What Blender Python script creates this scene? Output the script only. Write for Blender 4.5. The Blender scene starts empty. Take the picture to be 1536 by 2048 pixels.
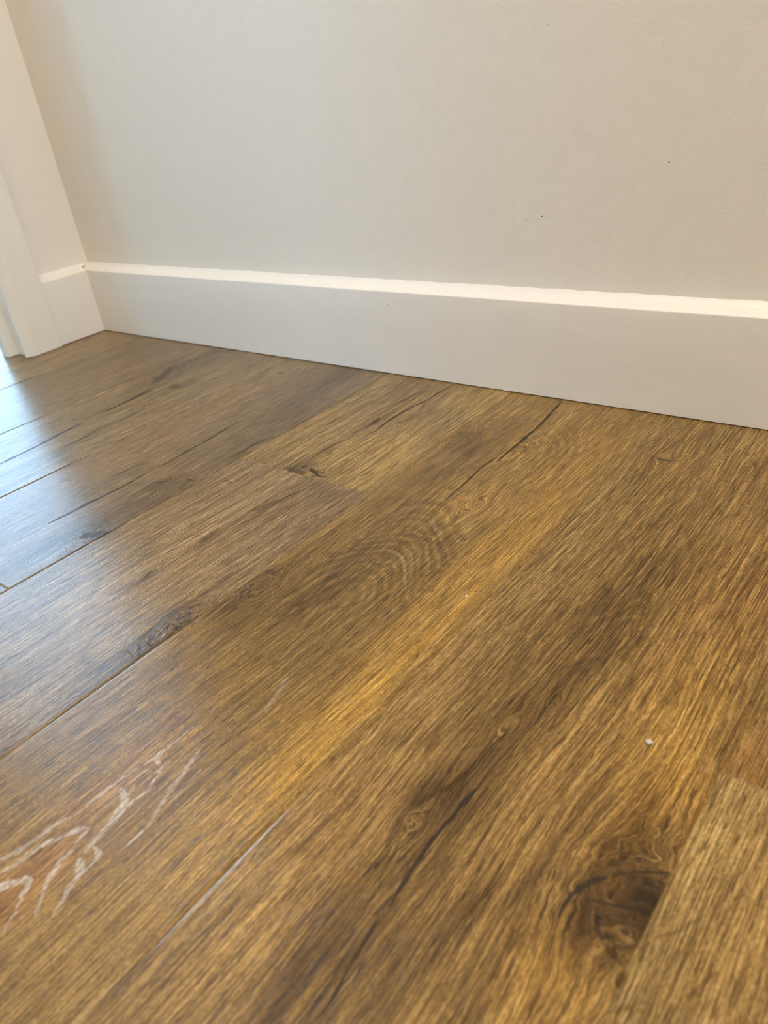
import bpy, bmesh, math, random
import numpy as np
from mathutils import Matrix, Vector

# ------------------------------------------------------------------ camera, world, lights, exposure
scene = bpy.context.scene
C = scene.collection
vs = scene.view_settings
vs.view_transform = 'Standard'; vs.look = 'None'; vs.gamma = 1.0; vs.use_curve_mapping = False
vs.exposure = 0.0

cam_data = bpy.data.cameras.new('camera')
cam = bpy.data.objects.new('camera', cam_data); C.objects.link(cam); scene.camera = cam
RIGHT = Vector((0.7813276, 0.6116825, -0.1239828))
DOWN = Vector((0.2264072, -0.4629068, -0.8570047))
FWD = Vector((-0.5816072, 0.6415308, -0.5001712))
EYE = Vector((1.3307262, -0.7547932, 0.3542152))
m = Matrix((( RIGHT.x, -DOWN.x, -FWD.x, EYE.x),
            ( RIGHT.y, -DOWN.y, -FWD.y, EYE.y),
            ( RIGHT.z, -DOWN.z, -FWD.z, EYE.z),
            ( 0, 0, 0, 1)))
cam.matrix_world = m
cam_data.sensor_fit = 'VERTICAL'; cam_data.sensor_height = 36.0; cam_data.sensor_width = 27.0
cam_data.lens = 1499.94 * 36.0 / 2048.0
cam_data.clip_start = 0.02
cam_data.dof.use_dof = True
cam_data.dof.focus_distance = 0.72
cam_data.dof.aperture_fstop = 8.5

SKY = (0.42, 0.68, 1.0); SKY_STRENGTH = 12.0
LAMP = (1.0, 0.79, 0.55); LAMP_STRENGTH = 25.5
world = bpy.data.worlds.new('daylight'); scene.world = world; world.use_nodes = True
bg = world.node_tree.nodes['Background']
bg.inputs['Color'].default_value = (*SKY, 1); bg.inputs['Strength'].default_value = SKY_STRENGTH
WIN_X, WIN_Z0 = -1.35, 0.03
WINDOWS = [(-0.28, 0.66, 1.60), (-2.96, -1.75, 2.42)]      # y from, y to, top: window beyond the doorway, then one added to light the wall
for wy0, wy1, wz1 in WINDOWS:
    pl = bpy.data.lights.new('window_portal', 'AREA'); pl.shape = 'RECTANGLE'
    pl.size = wz1 - WIN_Z0; pl.size_y = wy1 - wy0; pl.cycles.is_portal = True
    po = bpy.data.objects.new('window_portal', pl); C.objects.link(po)
    po.location = (WIN_X - 0.06, (wy0 + wy1) / 2, (WIN_Z0 + wz1) / 2)
    po.rotation_euler = (0, -math.pi / 2, 0)
pl = bpy.data.lights.new('window_portal', 'AREA'); pl.shape = 'RECTANGLE'
pl.size = 1.0; pl.size_y = 0.93; pl.cycles.is_portal = True
po = bpy.data.objects.new('window_portal', pl); C.objects.link(po)
po.location = (3.69, -0.585, 1.7); po.rotation_euler = (0, math.pi / 2, 0)

# ------------------------------------------------------------------ helpers
def tag(o, label=None, cat=None, group=None, kind=None):
    if label: o['label'] = label
    if cat: o['category'] = cat
    if group: o['group'] = group
    if kind: o['kind'] = kind
    return o

def link(name, me, mat=None, parent=None):
    o = bpy.data.objects.new(name, me); C.objects.link(o)
    if mat: me.materials.append(mat)
    if parent: o.parent = parent
    return o

def box(bm, x0, x1, y0, y1, z0, z1):
    v = [bm.verts.new((x, y, z)) for x in (x0, x1) for y in (y0, y1) for z in (z0, z1)]
    for f in ((0,1,3,2),(4,6,7,5),(0,4,5,1),(2,3,7,6),(0,2,6,4),(1,5,7,3)):
        bm.faces.new([v[i] for i in f])

def mesh_of(name, bm, smooth=False):
    bmesh.ops.recalc_face_normals(bm, faces=bm.faces)
    me = bpy.data.meshes.new(name); bm.to_mesh(me); bm.free()
    if smooth: me.shade_smooth()
    return me

def boxes(name, items, mat, bevel=0.0, parent=None):
    bm = bmesh.new()
    for b in items: box(bm, *b)
    if bevel:
        bmesh.ops.bevel(bm, geom=bm.edges[:], offset=bevel, segments=3, affect='EDGES', profile=0.6)
    return link(name, mesh_of(name, bm), mat, parent)

def extrude_profile(name, prof, axis, a, b, mat, parent=None, smooth_angle=None, steps=1):
    """closed profile swept straight along x or z"""
    bm = bmesh.new(); rows = []
    for k in range(steps + 1):
        t = a + (b - a) * k / steps
        if axis == 'x': rows.append([bm.verts.new((t, p, q)) for p, q in prof])
        elif axis == 'y': rows.append([bm.verts.new((p, t, q)) for p, q in prof])
        else: rows.append([bm.verts.new((p, q, t)) for p, q in prof])
    n = len(prof)
    for r0, r1 in zip(rows, rows[1:]):
        for i in range(n):
            bm.faces.new((r0[i], r0[(i+1) % n], r1[(i+1) % n], r1[i]))
    bm.faces.new(rows[0]); bm.faces.new(rows[-1][::-1])
    me = mesh_of(name, bm)
    if smooth_angle:
        me.shade_smooth()
        me.set_sharp_from_angle(angle=math.radians(smooth_angle))
    return link(name, me, mat, parent)

class NT:
    def __init__(self, name):
        self.m = bpy.data.materials.new(name); self.m.use_nodes = True
        self.t = self.m.node_tree; self.b = self.t.nodes['Principled BSDF']
    def n(self, typ, **kw):
        o = self.t.nodes.new(typ)
        for k, v in kw.items(): setattr(o, k, v)
        return o
    def put(self, sock, v):
        if isinstance(v, bpy.types.NodeSocket): self.t.links.new(v, sock)
        elif v is not None: sock.default_value = v
    def math(self, op, a, b=None, c=None, clamp=False):
        o = self.n('ShaderNodeMath', operation=op); o.use_clamp = clamp
        for i, v in enumerate((a, b, c)):
            if v is not None: self.put(o.inputs[i], v)
        return o.outputs[0]
    def vec(self, op, a, b=None):
        o = self.n('ShaderNodeVectorMath', operation=op)
        self.put(o.inputs[0], a)
        if b is not None: self.put(o.inputs[1], b)
        return o.outputs['Value'] if op in ('LENGTH', 'DISTANCE', 'DOT_PRODUCT') else o.outputs[0]
    def noise(self, v, scale, detail=2, rough=0.5, dist=0.0):
        o = self.n('ShaderNodeTexNoise'); self.put(o.inputs['Vector'], v)
        o.inputs['Scale'].default_value = scale; o.inputs['Detail'].default_value = detail
        o.inputs['Roughness'].default_value = rough; o.inputs['Distortion'].default_value = dist
        return o.outputs['Fac']
    def ramp(self, v, a, b, lo=0.0, hi=1.0):
        o = self.n('ShaderNodeMapRange'); o.interpolation_type = 'SMOOTHSTEP'
        self.put(o.inputs['Value'], v)
        self.put(o.inputs['From Min'], a); self.put(o.inputs['From Max'], b)
        self.put(o.inputs['To Min'], lo); self.put(o.inputs['To Max'], hi)
        return o.outputs[0]
    def mix(self, f, a, b, blend='MIX'):
        o = self.n('ShaderNodeMix', data_type='RGBA', blend_type=blend)
        self.put(o.inputs[0], f); self.put(o.inputs[6], a); self.put(o.inputs[7], b)
        return o.outputs[2]
    def attr(self, name):
        return self.n('ShaderNodeAttribute', attribute_name=name)
    def bump(self, h, strength, dist, normal=None):
        o = self.n('ShaderNodeBump'); self.put(o.inputs['Height'], h)
        o.inputs['Strength'].default_value = strength; o.inputs['Distance'].default_value = dist
        if normal is not None: self.put(o.inputs['Normal'], normal)
        return o.outputs[0]

def paint(name, col, rough, bscale, bdist, marks=(), spec=0.5, mark_col=(0.12, 0.11, 0.10), tex_scale=(1, 1, 1)):
    """painted plaster or wood: fine roller texture and a few tiny marks at measured places"""
    k = NT(name)
    pos = k.n('ShaderNodeNewGeometry').outputs['Position']
    scaled = k.vec('MULTIPLY', pos, tex_scale)
    n1 = k.noise(scaled, bscale, 3, 0.55)
    n2 = k.noise(scaled, bscale * 0.12, 2, 0.5)
    h = k.math('ADD', n1, k.math('MULTIPLY', n2, 1.5))
    base = k.mix(k.ramp(n2, 0.35, 0.65), (*[c * 0.985 for c in col], 1), (*col, 1))
    fac = None
    for (x, y, z, r) in marks:
        d = k.vec('DISTANCE', pos, (x, y, z))
        mk = k.ramp(d, r * 0.5, r, 1.0, 0.0)
        fac = mk if fac is None else k.math('MAXIMUM', fac, mk)
    if fac is not None:
        base = k.mix(k.math('MULTIPLY', fac, 0.75), base, (*mark_col, 1))
        h = k.math('SUBTRACT', h, k.math('MULTIPLY', fac, 2.5))
    k.put(k.b.inputs['Base Color'], base)
    k.b.inputs['Roughness'].default_value = rough
    k.b.inputs['Specular IOR Level'].default_value = spec
    k.put(k.b.inputs['Normal'], k.bump(h, 0.6, bdist))
    return k.m

def plain(name, col, rough, metal=0.0):
    k = NT(name)
    pos = k.n('ShaderNodeTexCoord').outputs['Object']
    n = k.noise(pos, 60, 2)
    k.put(k.b.inputs['Base Color'], k.mix(n, (*[c * 0.94 for c in col], 1), (*col, 1)))
    k.b.inputs['Roughness'].default_value = rough; k.b.inputs['Metallic'].default_value = metal
    return k.m

# ------------------------------------------------------------------ painted surfaces
WALL_T = 0.018                       # face of the plaster behind the face of the skirting
H_FRONT, H_BACK = 0.114, 0.1215      # the skirting's top slopes up to the wall
SCRATCH = [(1.1335 - 0.0006 * i - 0.00005 * i * i, WALL_T, 0.146 - 0.0022 * i, 0.0009) for i in range(8)]
MARKS_WALL = [(0.929, WALL_T, 0.375, 0.0011), (0.682, WALL_T, 0.368, 0.0010), (1.054, WALL_T, 0.2495, 0.0013),
              (0.920, WALL_T, 0.2014, 0.0014), (0.901, WALL_T, 0.1968, 0.0011)]
M_wall = paint('wall_paint', (0.768, 0.733, 0.672), 0.55, 420, 0.0005, MARKS_WALL, 0.35)
M_wall_side = paint('wall_paint_side', (0.768, 0.733, 0.672), 0.55, 420, 0.0005, (), 0.35)
M_trim = paint('skirting_paint', (0.78, 0.758, 0.712), 0.36, 300, 0.0004,
               [(0.7042, 0, 0.0204, 0.0013), (0.7048, 0, 0.0966, 0.0012)], 0.45, (0.2, 0.15, 0.1), (0.35, 1, 1))
M_trim_side = paint('casing_paint', (0.78, 0.758, 0.712), 0.33, 260, 0.0003,
                    [(0.0, -0.1386, 0.0105, 0.0018), (0.0, -0.073, 0.012, 0.001)], 0.45, (0.2, 0.17, 0.14), (1, 1, 0.4))
M_ceiling = paint('ceiling_paint', (0.80, 0.79, 0.77), 0.8, 300, 0.0004, (), 0.2)

# ------------------------------------------------------------------ the setting: shell
T2 = 0.066
tag(boxes('wall_back', [(-WALL_T, 3.6, WALL_T, WALL_T + 0.12, 0, 2.5)], M_wall),
    'off-white painted plaster wall above the long skirting board', 'wall', kind='structure')
DY0, DY1, DH = -0.95, -0.150, 2.03
tag(boxes('wall_left', [(-WALL_T - T2, -WALL_T, DY1, WALL_T + 0.12, 0, 2.5),
                        (-WALL_T - T2, -WALL_T, -3.0, DY0, 0, 2.5),
                        (-WALL_T - T2, -WALL_T, DY0, DY1, DH, 2.5)], M_wall_side),
    'short off-white painted wall left of the corner, above the short skirting piece', 'wall', kind='structure')
tag(boxes('wall_right', [(3.6, 3.7, -0.12, WALL_T + 0.12, 0, 2.5), (3.6, 3.7, -3.0, -1.05, 0, 2.5),
                         (3.6, 3.7, -1.05, -0.12, 0, 1.2), (3.6, 3.7, -1.05, -0.12, 2.2, 2.5)], M_wall_side),
    'off-white wall out of frame on the right', 'wall', kind='structure')
tag(boxes('wall_front', [(-1.6, 3.7, -3.1, -3.0, 0, 2.5)], M_wall_side),
    'off-white wall behind the viewer', 'wall', kind='structure')
tag(boxes('ceiling', [(-1.6, 3.7, -3.1, 0.9, 2.5, 2.6)], M_ceiling), 'white painted ceiling', 'ceiling', kind='structure')
# the bright room beyond the doorway: a window wall and its two side walls
(w1a, w1b, w1t), (w2a, w2b, w2t) = WINDOWS
A, B_ = WIN_X - 0.1, WIN_X
tag(boxes('wall_far', [(A, B_, w1b, 0.82, 0, 2.5), (A, B_, w2b, w1a, 0, 2.5), (A, B_, -3.0, w2a, 0, 2.5),
                       (A, B_, w1a, w1b, w1t, 2.5), (A, B_, w2a, w2b, w2t, 2.5), (A, B_, w1a, w1b, 0, WIN_Z0), (A, B_, w2a, w2b, 0, WIN_Z0)], M_wall_side),
    'window wall of the bright room beyond the doorway', 'wall', kind='structure')
tag(boxes('wall_side', [(WIN_X - 0.1, -WALL_T - T2, 0.7, 0.82, 0, 2.5)], M_wall_side),
    'side wall of the bright room beyond the doorway', 'wall', kind='structure')
# window: frame, mullion, glass
gm = bpy.data.materials.new('window_glass'); gm.use_nodes = True
gt = gm.node_tree; gt.nodes.clear()
g_out = gt.nodes.new('ShaderNodeOutputMaterial'); g_mix = gt.nodes.new('ShaderNodeMixShader')
g_tr = gt.nodes.new('ShaderNodeBsdfTransparent'); g_gl = gt.nodes.new('ShaderNodeBsdfGlossy'); g_fr = gt.nodes.new('ShaderNodeFresnel')
g_tr.inputs[0].default_value = (0.95, 0.98, 0.97, 1); g_gl.inputs['Roughness'].default_value = 0.0; g_fr.inputs[0].default_value = 1.2
gt.links.new(g_fr.outputs[0], g_mix.inputs[0]); gt.links.new(g_tr.outputs[0], g_mix.inputs[1])
gt.links.new(g_gl.outputs[0], g_mix.inputs[2]); gt.links.new(g_mix.outputs[0], g_out.inputs[0])
wf = 0.04
for n_, (a, b, t) in enumerate(WINDOWS):
    win = bpy.data.objects.new('window_%d' % (n_ + 1), None); C.objects.link(win); win.location = (WIN_X, (a + b) / 2, WIN_Z0)
    tag(win, ('low wide white framed window nearer the back wall, beyond the doorway', 'tall white framed window beyond the doorway, added to light the back wall')[n_], 'window', kind='structure')
    x0, x1 = WIN_X - 0.08, WIN_X - 0.02
    fr = boxes('window_frame', [(x0, x1, a, a + wf, WIN_Z0, t), (x0, x1, b - wf, b, WIN_Z0, t), (x0, x1, a + wf, b - wf, WIN_Z0, WIN_Z0 + wf), (x0, x1, a + wf, b - wf, t - wf, t)],
               M_trim_side, 0.003, win)
    gp = boxes('glass_pane', [(WIN_X - 0.052, WIN_X - 0.048, a + wf, b - wf, WIN_Z0 + wf, t - wf)], gm, 0, win)
    for o in (fr, gp): o.matrix_parent_inverse = Matrix.Translation(-win.location)

win = bpy.data.objects.new('window_3', None); C.objects.link(win); win.location = (3.6, -0.585, 1.2)  # unseen window added as daylight fill for the left wall
tag(win, 'white framed window added as fill light, out of frame on the right', 'window', kind='structure')
fr = boxes('window_frame', [(3.62, 3.68, -1.05, -1.01, 1.2, 2.2), (3.62, 3.68, -0.16, -0.12, 1.2, 2.2), (3.62, 3.68, -1.01, -0.16, 1.2, 1.24), (3.62, 3.68, -1.01, -0.16, 2.16, 2.2)], M_trim_side, 0.003, win)
gp = boxes('glass_pane', [(3.648, 3.652, -1.01, -0.16, 1.24, 2.16)], gm, 0, win)
for o in (fr, gp): o.matrix_parent_inverse = Matrix.Translation(-win.location)
# ceiling light (out of frame, lights the wall and the skirting's top)
def ceiling_light(x, y, label, strength):
    t = bpy.data.objects.new('ceiling_light', None); C.objects.link(t); t.location = (x, y, 2.5)
    tag(t, label, 'ceiling light', 'flush ceiling lights')
    bm = bmesh.new(); s = 0.30
    for a in ((-s, s, -s, -s + .02), (-s, s, s - .02, s), (-s, -s + .02, -s + .02, s - .02), (s - .02, s, -s + .02, s - .02)):
        box(bm, *a, -0.05, 0)
    link('frame', mesh_of('frame', bm), M_trim_side, t)
    e = NT('lit_diffuser'); e.b.inputs['Base Color'].default_value = (.9, .9, .9, 1)
    e.b.inputs['Emission Color'].default_value = (*LAMP, 1); e.b.inputs['Emission Strength'].default_value = strength
    bm = bmesh.new(); box(bm, -s + .021, s - .021, -s + .021, s - .021, -0.045, -0.03)
    link('diffuser', mesh_of('diffuser', bm), e.m, t)
ceiling_light(2.95, -0.95, 'square flush ceiling light near the right wall', LAMP_STRENGTH * 1.9)
ceiling_light(0.75, -0.65, 'square flush ceiling light nearer the doorway', LAMP_STRENGTH * 0.92)

# ------------------------------------------------------------------ skirting boards
def rnd(cx, cy, r, a0, a1, n=5):
    return [(cx + r * math.cos(math.radians(a0 + (a1 - a0) * i / n)), cy + r * math.sin(math.radians(a0 + (a1 - a0) * i / n))) for i in range(n + 1)]
Z0 = 0.0009
prof_b = [(0.0006, Z0), (0.0, Z0 + 0.0006)] + [(0.0, 0.60 * H_FRONT)] + \
         [(q[0], q[1]) for q in rnd(0.0015, H_FRONT - 0.0015, 0.0015, 180, 105, 5)] + [(WALL_T, H_BACK), (WALL_T, Z0)]
def bumpy(me, seed, amp):
    rng = random.Random(seed)
    ph = [rng.uniform(0, 6.28) for _ in range(6)]
    for v in me.vertices:
        if v.co.z > 0.118:
            s = v.co.x + v.co.y
            v.co.z += amp * (math.sin(s * 31 + ph[0]) * .5 + math.sin(s * 83 + ph[1]) * .35 + math.sin(s * 190 + ph[2]) * .25)
o = extrude_profile('baseboard_back', prof_b, 'x', -WALL_T, 3.6, M_trim, smooth_angle=40, steps=700)
bumpy(o.data, 3, 0.0006)
tag(o, 'long white square-edged skirting board along the back wall', 'skirting board', kind='structure')
prof_l = [(-p, q) for p, q in prof_b]
o = extrude_profile('baseboard_left', prof_l, 'y', -0.0915, 0.0, M_trim_side, smooth_angle=40, steps=20)
tag(o, 'short white skirting piece between the corner and the door casing', 'skirting board', kind='structure')
# painted caulk bead that closes the joint between skirting and wall
def caulk(name, horizontal_pts, label):
    bm = bmesh.new(); rng = random.Random(5)
    rows = []
    for (x, y, nx, ny) in horizontal_pts:
        w = 0.0016 + 0.0007 * rng.random()
        rows.append([bm.verts.new((x + nx * w * 2.4, y + ny * w * 2.4, H_BACK - 0.0004 - w * 1.0)),
                     bm.verts.new((x + nx * w * 0.8, y + ny * w * 0.8, H_BACK + w * 0.25)), bm.verts.new((x - nx * 0.0002, y - ny * 0.0002, H_BACK + w * 1.5))])
    for a, b in zip(rows, rows[1:]):
        for i in range(2): bm.faces.new((a[i], a[i+1], b[i+1], b[i]))
    bmesh.ops.recalc_face_normals(bm, faces=bm.faces)
    me = bpy.data.meshes.new(name); bm.to_mesh(me); bm.free(); me.shade_smooth()
    o = link(name, me, M_trim); tag(o, label, 'trim', kind='structure'); return o
caulk('trim_2', [(x, WALL_T, 0, -1) for x in np.arange(-WALL_T, 3.0, 0.012)], 'thin painted caulk bead along the top of the long skirting board')
caulk('trim_3', [(-WALL_T, y, 1, 0) for y in np.arange(-0.09, WALL_T, 0.006)], 'thin painted caulk bead above the short skirting piece')

# ------------------------------------------------------------------ door casing and jamb (moulded edge facing the opening)
def smooth_poly(pts, it=2):
    for _ in range(it):
        q = [pts[0]]
        for a, b in zip(pts, pts[1:]):
            q += [(a[0]*.75 + b[0]*.25, a[1]*.75 + b[1]*.25), (a[0]*.25 + b[0]*.75, a[1]*.25 + b[1]*.75)]
        q.append(pts[-1]); pts = q
    return pts
edge = [(0.0030, -0.0932), (0.0040, -0.0936)]
face = smooth_poly([(0.0040, -0.0936), (0.0050, -0.142), (0.0052, -0.1455), (0.0030, -0.1500), (-0.0010, -0.1560), (-0.0040, -0.1600), (-0.0085, -0.1605), (-0.0110, -0.1570), (-0.0160, -0.1545)], 2)
jamb = smooth_poly([(-0.0160, -0.1545), (-0.0300, -0.1532), (-0.0440, -0.1545), (-0.0450, -0.1560), (-0.0452, -0.1680), (-0.0460, -0.1722), (-0.0500, -0.1735), (-0.0680, -0.1725), (-0.0720, -0.1702), (-0.0735, -0.1600), (-0.0740, -0.1560)], 2)
prof_c = [(0.0030, -0.0932)] + face + [(-WALL_T - 0.0005, -0.1500), (-WALL_T - 0.0005, -0.0932)]
prof_j = [(-0.0162, -0.1500)] + jamb[1:] + [(-0.0850, -0.1560), (-0.0850, -0.1500)]
door = bpy.data.objects.new('trim_1', None); C.objects.link(door)
tag(door, 'white moulded door casing and jamb at the left edge', 'door casing', kind='structure')
extrude_profile('casing_post', prof_c, 'z', 0.0008, 2.10, M_trim_side, door, 35)
extrude_profile('jamb_post', prof_j, 'z', 0.0008, 2.02, M_trim_side, door, 35)
boxes('casing_head', [(-WALL_T, 0.005, -1.01, -0.0932, 2.02, 2.10)], M_trim_side, 0.003, door)
boxes('casing_post', [(-WALL_T, 0.005, -1.01, -0.94, 0.001, 2.02)], M_trim_side, 0.003, door)
boxes('jamb_post', [(-0.0850, -WALL_T, -0.95, -0.93, 0.001, 2.02)], M_trim_side, 0.001, door)

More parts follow.
